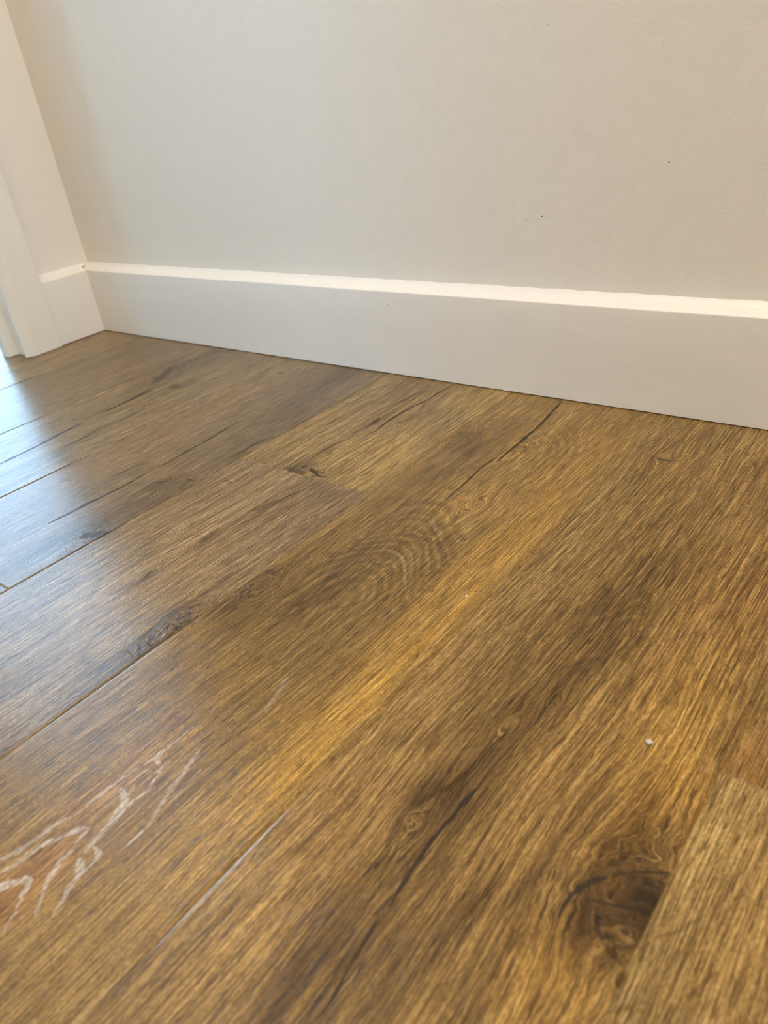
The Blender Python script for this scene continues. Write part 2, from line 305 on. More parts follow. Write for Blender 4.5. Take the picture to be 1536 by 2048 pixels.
# ------------------------------------------------------------------ timber floor
SEAM0, PITCH = 0.1171, 0.19167
SEAMS = [SEAM0 + PITCH * k for k in range(-8, 18)]
JOINTS = {3: [-0.2781], 2: [-0.5616], 6: [-0.4408], 4: [-1.1], 5: [-1.4], 1: [-1.2], 0: [-0.9]}    # plank index -> end joints (y)
DARK_MARKS=[[[[1.1602,-0.5197],[1.1592,-0.5305],[1.1582,-0.5448],[1.1572,-0.5585],[1.1579,-0.5775],[1.1586,-0.5888],[1.16,-0.6005],[1.1614,-0.6056]],1.25,0.35,1],[[[1.1595,-0.5217],[1.1581,-0.5297],[1.1565,-0.5384]],0.49,0.3,0.9],[[[1.1582,-0.5975],[1.1582,-0.6072],[1.1576,-0.6142]],0.65,0.4,1],[[[1.1608,-0.6144],[1.161,-0.623],[1.1624,-0.6321],[1.1636,-0.642],[1.1649,-0.6504],[1.1663,-0.6574],[1.1656,-0.6657],[1.1656,-0.6695]],0.98,0.4,0.9],[[[1.1574,-0.6185],[1.1573,-0.6266],[1.1583,-0.6359],[1.1602,-0.6506],[1.1606,-0.6604],[1.1627,-0.6684]],0.44,0.4,0.8],[[[0.9526,0.0005],[0.9573,-0.0413],[0.9608,-0.0666],[0.9618,-0.1096],[0.9622,-0.1434],[0.9626,-0.1691]],1.68,0.59,1],[[[0.9589,-0.1564],[0.9541,-0.1793],[0.957,-0.2086],[0.9583,-0.2342],[0.9585,-0.257]],1.35,0.57,0.93],[[[0.8005,-0.003],[0.7976,-0.0343],[0.7989,-0.0563],[0.7933,-0.0845],[0.7903,-0.1151],[0.7922,-0.1405],[0.7954,-0.1655]],1.75,0.85,0.9],[[[0.7747,-0.1234],[0.7778,-0.1424],[0.777,-0.1586]],2.48,2.26,0.73],[[[0.7753,-0.1651],[0.7731,-0.1756]],2.87,2.24,0.45],[[[0.7767,-0.1892],[0.771,-0.2101],[0.7706,-0.2318],[0.771,-0.2473]],1.54,1.37,0.77],[[[0.7814,-0.2129],[0.7777,-0.2287]],3.34,2.73,0.39],[[[0.8116,-0.0963],[0.8105,-0.1211],[0.8055,-0.135]],3.4,3.03,0.5],[[[0.8001,-0.058],[0.8101,-0.0969]],2.62,3.48,0.39],[[[0.7935,-0.0313],[0.7744,-0.036],[0.7688,-0.0788],[0.7574,-0.1093]],3.75,4.35,0.45],[[[0.6113,-0.2038],[0.6089,-0.2259],[0.614,-0.2601],[0.6132,-0.2799],[0.6151,-0.3091],[0.6169,-0.3389]],1.71,0.87,0.91],[[[0.6148,-0.352],[0.6179,-0.3809],[0.6166,-0.4072],[0.6144,-0.4255],[0.615,-0.4419],[0.6146,-0.451],[0.6138,-0.466],[0.6128,-0.4774]],2.17,0.87,0.96],[[[0.591,-0.3308],[0.5857,-0.3547],[0.5852,-0.3758]],2.39,2.17,0.57],[[[0.3858,-0.1792],[0.3875,-0.2149],[0.3883,-0.242],[0.3893,-0.2619]],2.39,1.01,0.96],[[[0.3936,-0.2897],[0.3941,-0.3122],[0.396,-0.3291],[0.4017,-0.3629],[0.4043,-0.3863],[0.4064,-0.4226],[0.4076,-0.4334]],2.39,0.87,0.96],[[[0.4342,-0.1946],[0.4328,-0.2295],[0.4415,-0.2635],[0.4337,-0.2893],[0.4451,-0.3361],[0.438,-0.3636]],3.75,3.77,0.57],[[[1.1725,-0.3975],[1.1714,-0.4184]],0.38,0.3,0.8],[[[1.1634,-0.4313],[1.164,-0.439],[1.1638,-0.4518],[1.1646,-0.4646]],0.76,0.4,0.85],[[[1.1735,-0.3383],[1.1756,-0.3733],[1.174,-0.3856]],0.38,0.3,0.85],[[[1.1965,-0.5047],[1.1932,-0.5143],[1.1929,-0.5226],[1.193,-0.5312]],0.38,0.3,0.85],[[[1.1984,-0.5582],[1.1976,-0.5701],[1.1957,-0.5835],[1.1937,-0.5942]],0.49,0.8,0.6],[[[1.2317,-0.5651],[1.2308,-0.5586],[1.232,-0.5499],[1.2342,-0.5431],[1.2381,-0.5368],[1.2428,-0.5321]],1.46,0.8,0.95],[[[1.2428,-0.5321],[1.2452,-0.5284],[1.2485,-0.525]],0.71,0.6,0.85],[[[1.2485,-0.525],[1.2553,-0.5207],[1.2618,-0.5171],[1.2675,-0.5136]],0.71,0.7,0.8],[[[1.2372,-0.5502],[1.2392,-0.5481],[1.2427,-0.5468],[1.2485,-0.5452],[1.2542,-0.5434],[1.2604,-0.5398],[1.2673,-0.5362]],0.65,0.4,0.95],[[[1.2454,-0.5543],[1.2478,-0.558],[1.25,-0.5602],[1.254,-0.5633]],1.25,0.8,0.9],[[[1.254,-0.5633],[1.259,-0.5663],[1.2633,-0.5676],[1.2665,-0.5695]],1.36,2.0,0.6],[[[1.2587,-0.5347],[1.2622,-0.5316],[1.2673,-0.5302]],0.71,0.5,0.9],[[[1.2335,-0.5267],[1.2349,-0.5236],[1.2358,-0.5206]],0.38,0.4,0.8],[[[1.2524,-0.5233],[1.253,-0.5295],[1.2525,-0.5331]],0.6,0.9,0.5],[[[1.2669,-0.5692],[1.2668,-0.5747],[1.267,-0.5792]],1.36,2.0,0.6],[[[1.2172,-0.5645],[1.2186,-0.569],[1.2209,-0.5714]],0.6,1.3,0.45],[[[1.2512,-0.5512],[1.2547,-0.5563],[1.259,-0.5606]],0.49,1.0,0.4],[[[1.2506,-0.5019],[1.2555,-0.5093],[1.2608,-0.5111]],0.6,1.0,0.4],[[[1.2473,-0.5004],[1.2509,-0.507],[1.2544,-0.5117]],0.6,1.0,0.4],[[[1.2557,-0.494],[1.26,-0.4985],[1.2656,-0.501]],0.6,1.0,0.35],[[[1.2995,-0.5478],[1.2953,-0.5579],[1.2929,-0.5684]],0.92,1.3,0.55],[[[1.2853,-0.5277],[1.2818,-0.5366],[1.2776,-0.5431],[1.2696,-0.5506]],0.92,1.6,0.45],[[[1.2797,-0.5763],[1.2759,-0.5811],[1.2683,-0.5903]],1.14,1.8,0.5],[[[1.2898,-0.5706],[1.289,-0.5773],[1.2875,-0.5838]],0.92,1.5,0.35],[[[1.3027,-0.5579],[1.2997,-0.5662],[1.2978,-0.5749]],0.92,1.5,0.45],[[[1.1464,-0.5448],[1.144,-0.5509],[1.1374,-0.5566],[1.1399,-0.5654],[1.1455,-0.5676]],0.6,0.8,0.6],[[[1.1359,-0.5546],[1.1421,-0.5367],[1.1496,-0.5175],[1.1512,-0.4873],[1.155,-0.4704]],1.79,3.0,0.5],[[[1.1431,-0.5589],[1.144,-0.5628]],0.6,0.3,0.9],[[[1.1411,-0.5543],[1.1465,-0.5553],[1.1487,-0.5612],[1.1455,-0.5676]],0.33,0.4,0.6],[[[1.1455,-0.5676],[1.1423,-0.5739],[1.1454,-0.5815],[1.1471,-0.5937],[1.1466,-0.6044]],0.82,1.2,0.55],[[[1.1332,-0.5704],[1.1348,-0.5697]],0.82,0.4,0.7],[[[1.1978,-0.5579],[1.1956,-0.5695],[1.1951,-0.5867]],0.6,0.8,0.5],[[[0.8759,-0.4973],[0.8726,-0.5042],[0.8723,-0.5109]],1.1,0.87,0.87],[[[0.8786,-0.5101],[0.8792,-0.5152],[0.8823,-0.5199]],0.95,0.54,0.97],[[[0.8716,-0.5195],[0.8759,-0.5251]],1.07,0.86,0.71],[[[0.8739,-0.5325],[0.872,-0.5398],[0.8806,-0.544],[0.8809,-0.5377]],0.67,0.64,0.71],[[[0.8636,-0.5445],[0.8786,-0.5511],[0.8844,-0.5595]],0.67,1.06,0.61],[[[0.8665,-0.5551],[0.8806,-0.5588]],0.66,1.26,0.61],[[[0.6488,-0.3664],[0.6521,-0.36],[0.6568,-0.3529]],3.07,2.32,0.74],[[[0.6731,-0.3421],[0.6883,-0.3416]],2.3,2.56,0.73],[[[0.6916,-0.3623],[0.6827,-0.357],[0.6783,-0.3462]],3.39,4.26,0.45],[[[0.7158,-0.3288],[0.7211,-0.3231],[0.7307,-0.3251],[0.7268,-0.3301]],1.54,1.1,0.72],[[[0.5281,-0.0527],[0.535,-0.0515]],3.07,1.45,0.91],[[[0.4446,-0.1078],[0.4466,-0.1032]],3.07,1.45,0.79],[[[0.8086,-0.3248],[0.8031,-0.3361],[0.7996,-0.3492],[0.794,-0.3618]],3.43,2.29,0.54],[[[0.8156,-0.2993],[0.8085,-0.319],[0.8071,-0.3456],[0.7997,-0.374]],1.31,1.52,0.64],[[[0.811,-0.3493],[0.8095,-0.3692],[0.8031,-0.3857]],0.94,1.25,0.53],[[[0.7911,-0.3969],[0.7929,-0.4116],[0.7946,-0.4258]],2.45,2.25,0.53],[[[0.7997,-0.374],[0.7992,-0.4007],[0.8004,-0.4179]],0.93,1.25,0.53],[[[0.6854,-0.2162],[0.6801,-0.2435],[0.6835,-0.2717],[0.6762,-0.2893]],3.75,3.77,0.51],[[[0.7868,-0.2621],[0.8007,-0.2689],[0.8122,-0.2732],[0.8178,-0.268]],1.92,1.17,0.97],[[[0.7917,-0.2632],[0.8026,-0.2647],[0.8137,-0.2645]],1.04,0.79,0.87],[[[0.791,-0.2749],[0.7748,-0.2742],[0.762,-0.2733]],4.42,4.04,0.66],[[[0.7811,-0.2581],[0.7772,-0.2665]],2.46,2.02,0.77],[[[0.8862,-0.1246],[0.893,-0.1217]],2.88,3.18,0.64],[[[1.0998,-0.098],[1.1079,-0.099],[1.1159,-0.0977]],1.7,1.01,0.85],[[[1.175,-0.0713],[1.18,-0.0647],[1.1938,-0.0967]],2.22,4.0,0.5],[[[0.7948,-0.4867],[0.7929,-0.4779],[0.7952,-0.4708]],1.67,1.45,0.63],[[[0.6703,-0.4764],[0.6761,-0.4681],[0.6864,-0.4629],[0.6912,-0.4524]],6.06,6.77,0.66],[[[0.366,-0.1622],[0.3526,-0.1277],[0.3268,-0.0952]],6.93,7.25,0.62],[[[0.3959,-0.1487],[0.4182,-0.1541],[0.3988,-0.1558]],5.8,5.8,0.57],[[[0.3908,-0.2262],[0.3835,-0.1984],[0.3774,-0.1636]],2.17,1.45,0.79],[[[0.9461,-0.4515],[0.9465,-0.4397]],1.92,2.7,0.61],[[[0.9483,-0.467],[0.9509,-0.4564]],1.42,2.05,0.5],[[[0.9737,-0.44],[0.9763,-0.4273]],1.71,3.02,0.4],[[[1.0391,-0.6119],[1.04,-0.6057],[1.0399,-0.6019]],1.03,1.3,0.6],[[[0.9417,-0.4423],[0.941,-0.4228],[0.9463,-0.3993],[0.956,-0.3834],[0.9798,-0.3814],[0.9921,-0.3953],[0.9985,-0.4151]],0.37,0.53,0.51],[[[0.9508,-0.4175],[0.9592,-0.4008],[0.9709,-0.3945],[0.9806,-0.3954],[0.9874,-0.4038]],0.35,0.52,0.45],[[[0.9629,-0.415],[0.9763,-0.4078],[0.9833,-0.4138]],0.34,0.51,0.35],[[[0.9454,-0.3847],[0.9546,-0.3711],[0.9756,-0.3688],[0.9876,-0.3773],[0.9977,-0.3922]],0.36,0.52,0.5],[[[0.943,-0.3749],[0.9543,-0.36],[0.9699,-0.3542],[0.9824,-0.3587],[0.9993,-0.3793],[1.0098,-0.3994]],0.35,0.52,0.5],[[[0.945,-0.3557],[0.9559,-0.3454],[0.9711,-0.3445],[0.9846,-0.3532],[1.0031,-0.3773],[1.0121,-0.3903]],0.35,0.52,0.45],[[[0.9475,-0.3403],[0.965,-0.3326],[0.9801,-0.3376],[0.9979,-0.3592],[1.0097,-0.3737]],0.36,0.53,0.51],[[[0.948,-0.3353],[0.9636,-0.319],[0.9789,-0.3244],[0.9929,-0.34],[1.0001,-0.3559],[1.0116,-0.3645]],0.35,0.52,0.5],[[[0.9425,-0.3185],[0.9596,-0.3075],[0.9783,-0.3176],[0.9932,-0.3309],[1.0097,-0.3487]],0.37,0.53,0.51],[[[0.9396,-0.3048],[0.9574,-0.2922],[0.9711,-0.2993],[0.9923,-0.3175],[1.0067,-0.3307],[1.0133,-0.3404]],0.36,0.52,0.51],[[[0.9392,-0.292],[0.9614,-0.2812],[0.988,-0.3031],[1.0049,-0.318]],0.37,0.53,0.46],[[[0.9409,-0.267],[0.9531,-0.2693],[0.9657,-0.2659],[0.9767,-0.2737],[0.9846,-0.2876]],0.4,0.55,0.51],[[[0.9662,-0.2467],[0.9824,-0.2604],[0.9915,-0.2767]],0.39,0.54,0.41],[[[0.9856,-0.2871],[0.9989,-0.2903],[1.0083,-0.3047]],0.36,0.53,0.41],[[[1.1635,-0.2956],[1.166,-0.271],[1.1734,-0.2581],[1.1802,-0.2665],[1.1851,-0.2978]],0.6,1.0,0.35],[[[1.1626,-0.3155],[1.1666,-0.2882],[1.1757,-0.2805],[1.1826,-0.2853],[1.1854,-0.3215]],0.6,1.0,0.35],[[[1.1635,-0.3387],[1.1662,-0.3135],[1.1717,-0.3051],[1.1788,-0.312],[1.1809,-0.3391]],0.6,1.0,0.35],[[[1.1627,-0.3568],[1.1665,-0.3319],[1.1754,-0.3218],[1.1803,-0.3268],[1.1799,-0.3471]],0.6,1.0,0.4],[[[1.1565,-0.4134],[1.1658,-0.3948],[1.1737,-0.388],[1.1798,-0.3954]],0.6,1.0,0.4],[[[1.1719,-0.3777],[1.1696,-0.3529],[1.1735,-0.3383],[1.1807,-0.3491],[1.183,-0.3713]],0.6,1.0,0.35],[[[1.1784,-0.1509],[1.1774,-0.1204],[1.1808,-0.0859],[1.1841,-0.0672],[1.1948,-0.1123],[1.1944,-0.1281]],0.6,1.0,0.4],[[[0.9651,-0.1322],[0.972,-0.1224],[0.9784,-0.1396]],0.52,0.58,0.42],[[[0.9715,-0.1158],[0.9849,-0.1236],[0.9949,-0.1452]],0.51,0.58,0.36],[[[0.9877,-0.1089],[0.9971,-0.1183],[1.0056,-0.1405]],0.5,0.57,0.36],[[[0.9947,-0.0991],[1.0083,-0.12],[1.0127,-0.1374]],0.48,0.56,0.36],[[[0.9952,-0.085],[1.0113,-0.1055],[1.0183,-0.1285]],0.49,0.56,0.36],[[[0.972,-0.2134],[0.9782,-0.2304],[0.9883,-0.2421],[0.9996,-0.2421]],0.46,0.54,0.41],[[[0.9869,-0.2064],[0.9939,-0.223],[0.998,-0.2155],[1.0028,-0.199]],0.46,0.54,0.36],[[[0.9999,-0.2089],[1.0094,-0.2157],[1.0098,-0.2015]],0.44,0.54,0.31],[[[0.9648,-0.2396],[0.9814,-0.2562],[0.988,-0.2687]],0.46,0.55,0.36]]
PALE_MARKS=[[[[0.9759,-0.5733],[0.9756,-0.5775],[0.9756,-0.5907],[0.9757,-0.6046],[0.9739,-0.6156],[0.9714,-0.6267],[0.9693,-0.6397],[0.9695,-0.652],[0.9693,-0.6609],[0.9685,-0.6657]],1.12,0.8,0.8],[[[0.9685,-0.6657],[0.9645,-0.6746],[0.9644,-0.683],[0.963,-0.693],[0.9602,-0.7027],[0.9571,-0.7105]],1.62,0.96,0.75],[[[0.9748,-0.6039],[0.9757,-0.6108],[0.9831,-0.6123]],1.88,1.12,0.85],[[[0.9868,-0.6054],[0.9847,-0.6125],[0.9906,-0.6229],[0.9929,-0.6305],[0.9904,-0.642],[0.9908,-0.6515]],1.12,0.64,0.9],[[[0.9908,-0.6515],[0.9938,-0.6589],[0.9959,-0.6707],[0.9972,-0.6767]],1.75,0.8,0.8],[[[0.9789,-0.6173],[0.9779,-0.6274],[0.9779,-0.6332]],0.75,0.8,0.5],[[[0.9756,-0.6369],[0.9873,-0.6407],[0.9922,-0.6506],[0.9938,-0.6589]],2.38,0.96,0.85],[[[0.9813,-0.6298],[0.9874,-0.6417]],1.62,1.12,0.7],[[[0.9948,-0.5891],[1.0002,-0.604],[1.0025,-0.6131],[1.0057,-0.6235],[1.0103,-0.6348],[1.0148,-0.6465]],1.5,1.12,0.7],[[[1.0148,-0.6465],[1.0145,-0.6606]],0.75,0.96,0.6],[[[1.0089,-0.5986],[1.009,-0.6102],[1.0116,-0.6242]],0.62,0.8,0.4],[[[0.9842,-0.6641],[0.9785,-0.6718],[0.9752,-0.6801],[0.9698,-0.6886],[0.9698,-0.6975],[0.9686,-0.704],[0.9668,-0.7108]],1.75,0.8,0.85],[[[0.9842,-0.6641],[0.9874,-0.6722],[0.9888,-0.6832],[0.9929,-0.6937],[0.9972,-0.701],[1.0025,-0.7063]],1.62,0.8,0.85],[[[0.9983,-0.6701],[1.0065,-0.6716],[1.0086,-0.6797],[1.0082,-0.6901],[1.0121,-0.6996]],1.5,0.8,0.8],[[[0.9972,-0.6796],[1.0044,-0.6825],[1.01,-0.688]],2.0,0.96,0.85],[[[0.9855,-0.7018],[0.9801,-0.7086],[0.9755,-0.7153],[0.9724,-0.7182]],2.38,1.12,0.85],[[[0.9855,-0.7018],[0.9899,-0.7085],[0.9925,-0.7129]],1.5,0.96,0.85],[[[0.9982,-0.6796],[1.0048,-0.6852],[1.0116,-0.695],[1.0161,-0.7085]],1.0,0.96,0.6],[[[0.9996,-0.7029],[1.0087,-0.7134]],1.12,0.96,0.6],[[[0.9864,-0.7037],[0.9951,-0.7151],[1.0036,-0.7298]],1.0,0.96,0.7],[[[0.7936,-0.5748],[0.7978,-0.5914],[0.7993,-0.6059],[0.7956,-0.6228]],2.0,1.6,0.4],[[[0.7935,-0.5516],[0.7941,-0.5647]],1.5,1.6,0.4],[[[0.9954,-0.5088],[1.0071,-0.5352],[1.0058,-0.5552]],1.12,2.4,0.4],[[[0.8703,-0.5407],[0.868,-0.5358]],0.5,0.64,0.7],[[[0.8803,-0.5351],[0.8762,-0.5264]],0.44,0.64,0.8],[[[0.9392,-0.4319],[0.9364,-0.413],[0.9412,-0.3934],[0.9484,-0.3743],[0.9659,-0.3674],[0.9853,-0.3743],[0.9968,-0.3927]],0.62,1.12,0.18],[[[0.9505,-0.3552],[0.9662,-0.3494],[0.9804,-0.3532],[0.9978,-0.3719],[1.0101,-0.3895]],1.12,1.44,0.22],[[[0.9603,-0.2817],[0.9779,-0.3008],[0.9953,-0.316],[1.011,-0.3351]],1.12,1.76,0.18]]
RINGS=[[[[[0.9591,-0.4424],[0.9616,-0.4295],[0.9635,-0.4157],[0.9763,-0.4078],[0.9833,-0.4138],[0.9859,-0.4258],[0.9854,-0.4409]],[[0.9513,-0.4524],[0.9508,-0.4335],[0.9508,-0.4175],[0.9592,-0.4008],[0.9709,-0.3945],[0.9806,-0.3954],[0.9885,-0.4051],[0.9925,-0.424],[0.9921,-0.4425]],[[0.9424,-0.461],[0.9417,-0.4423],[0.941,-0.4228],[0.9463,-0.3993],[0.956,-0.3834],[0.9798,-0.3814],[0.9921,-0.3953],[0.9985,-0.4151],[1.0011,-0.4375]],[[0.9264,-0.4388],[0.9284,-0.4173],[0.9344,-0.3992],[0.9429,-0.3817],[0.9533,-0.3695],[0.9756,-0.3688],[0.9876,-0.3773],[0.9977,-0.3922],[1.0067,-0.4106],[1.01,-0.4326]],[[0.9223,-0.4268],[0.9255,-0.406],[0.9316,-0.3876],[0.9404,-0.3718],[0.9543,-0.36],[0.9699,-0.3542],[0.9824,-0.3587],[0.9993,-0.3793],[1.0098,-0.3994],[1.0139,-0.4214]],[[0.9234,-0.3783],[0.9351,-0.3654],[0.945,-0.3557],[0.9559,-0.3454],[0.9711,-0.3445],[0.9846,-0.3532],[1.0031,-0.3773],[1.0121,-0.3903],[1.0179,-0.41]],[[0.9309,-0.3676],[0.9375,-0.3502],[0.9475,-0.3403],[0.965,-0.3326],[0.9801,-0.3376],[0.9979,-0.3592],[1.0097,-0.3737],[1.0179,-0.393]],[[0.929,-0.3546],[0.9363,-0.3413],[0.9467,-0.3336],[0.9636,-0.319],[0.9789,-0.3244],[0.9929,-0.34],[1.0022,-0.3569],[1.0149,-0.371],[1.0214,-0.3872]],[[0.9306,-0.3418],[0.9425,-0.3185],[0.9596,-0.3075],[0.9783,-0.3176],[0.9932,-0.3309],[1.0097,-0.3487],[1.0196,-0.3684]],[[0.9316,-0.324],[0.9396,-0.3048],[0.9574,-0.2922],[0.9711,-0.2993],[0.9923,-0.3175],[1.0067,-0.3307],[1.0186,-0.3483]],[[0.93,-0.3122],[0.9392,-0.292],[0.9614,-0.2812],[0.988,-0.3031],[1.0049,-0.318],[1.019,-0.3352]],[[0.927,-0.2819],[0.9409,-0.267],[0.9657,-0.2659],[0.9767,-0.2737],[0.9937,-0.2929],[1.0105,-0.3082]]],9,0.34,1.0],[[[[1.1565,-0.4134],[1.1658,-0.3948],[1.1737,-0.388],[1.1798,-0.3954]],[[1.1562,-0.3867],[1.1644,-0.3607],[1.1735,-0.3383],[1.1807,-0.3491],[1.183,-0.3713]],[[1.15,-0.3737],[1.1591,-0.3488],[1.1665,-0.3319],[1.1754,-0.3218],[1.1803,-0.3268],[1.1838,-0.3497],[1.1861,-0.3786]],[[1.1487,-0.3521],[1.1599,-0.3303],[1.1662,-0.3135],[1.1717,-0.3051],[1.18,-0.3113],[1.1841,-0.3399],[1.1874,-0.3688]],[[1.1489,-0.3257],[1.156,-0.2996],[1.1638,-0.281],[1.1751,-0.275],[1.1832,-0.285],[1.1877,-0.3202],[1.1903,-0.3556]],[[1.152,-0.3046],[1.1568,-0.2788],[1.1632,-0.2635],[1.1725,-0.2555],[1.1809,-0.2661],[1.1863,-0.2972],[1.1901,-0.334]]],9,0.27,1.0],[[[[0.9651,-0.1322],[0.972,-0.1224],[0.9821,-0.138],[0.9886,-0.1606]],[[0.9634,-0.1124],[0.9792,-0.1159],[0.9918,-0.1338],[1.0007,-0.1614]],[[0.9714,-0.0985],[0.9877,-0.1089],[1.0014,-0.1295],[1.01,-0.1572]],[[0.9773,-0.089],[0.9947,-0.0991],[1.0071,-0.1206],[1.0181,-0.1536]],[[0.9817,-0.0764],[1.0004,-0.0863],[1.014,-0.111],[1.0236,-0.1449]],[[0.9833,-0.0612],[1.0034,-0.071],[1.0184,-0.0991],[1.0267,-0.1311]]],7,0.26,1.0],[[[[0.9785,-0.7169],[0.9853,-0.7106],[0.9902,-0.7109],[0.9891,-0.7149]],[[0.9692,-0.7121],[0.9728,-0.6984],[0.9758,-0.6837],[0.9818,-0.6738],[0.9853,-0.6726],[0.9896,-0.6787],[0.9944,-0.6946],[1.0009,-0.707]],[[0.9545,-0.7045],[0.9598,-0.6829],[0.9659,-0.6641],[0.9709,-0.6455],[0.9773,-0.6404],[0.9846,-0.6435],[0.9902,-0.6529],[0.9951,-0.6702],[1.0044,-0.6926],[1.0078,-0.7024]],[[0.9493,-0.6854],[0.9618,-0.658],[0.964,-0.6313],[0.9722,-0.6092],[0.9838,-0.6118],[0.9908,-0.625],[0.9939,-0.6463],[1.0051,-0.6716],[1.0096,-0.691]],[[0.9565,-0.6454],[0.9614,-0.6197],[0.9705,-0.5899],[0.9765,-0.5783],[0.9868,-0.5889],[1.0,-0.6181],[1.01,-0.6402],[1.0138,-0.661]]],12,-0.16,1.0]]
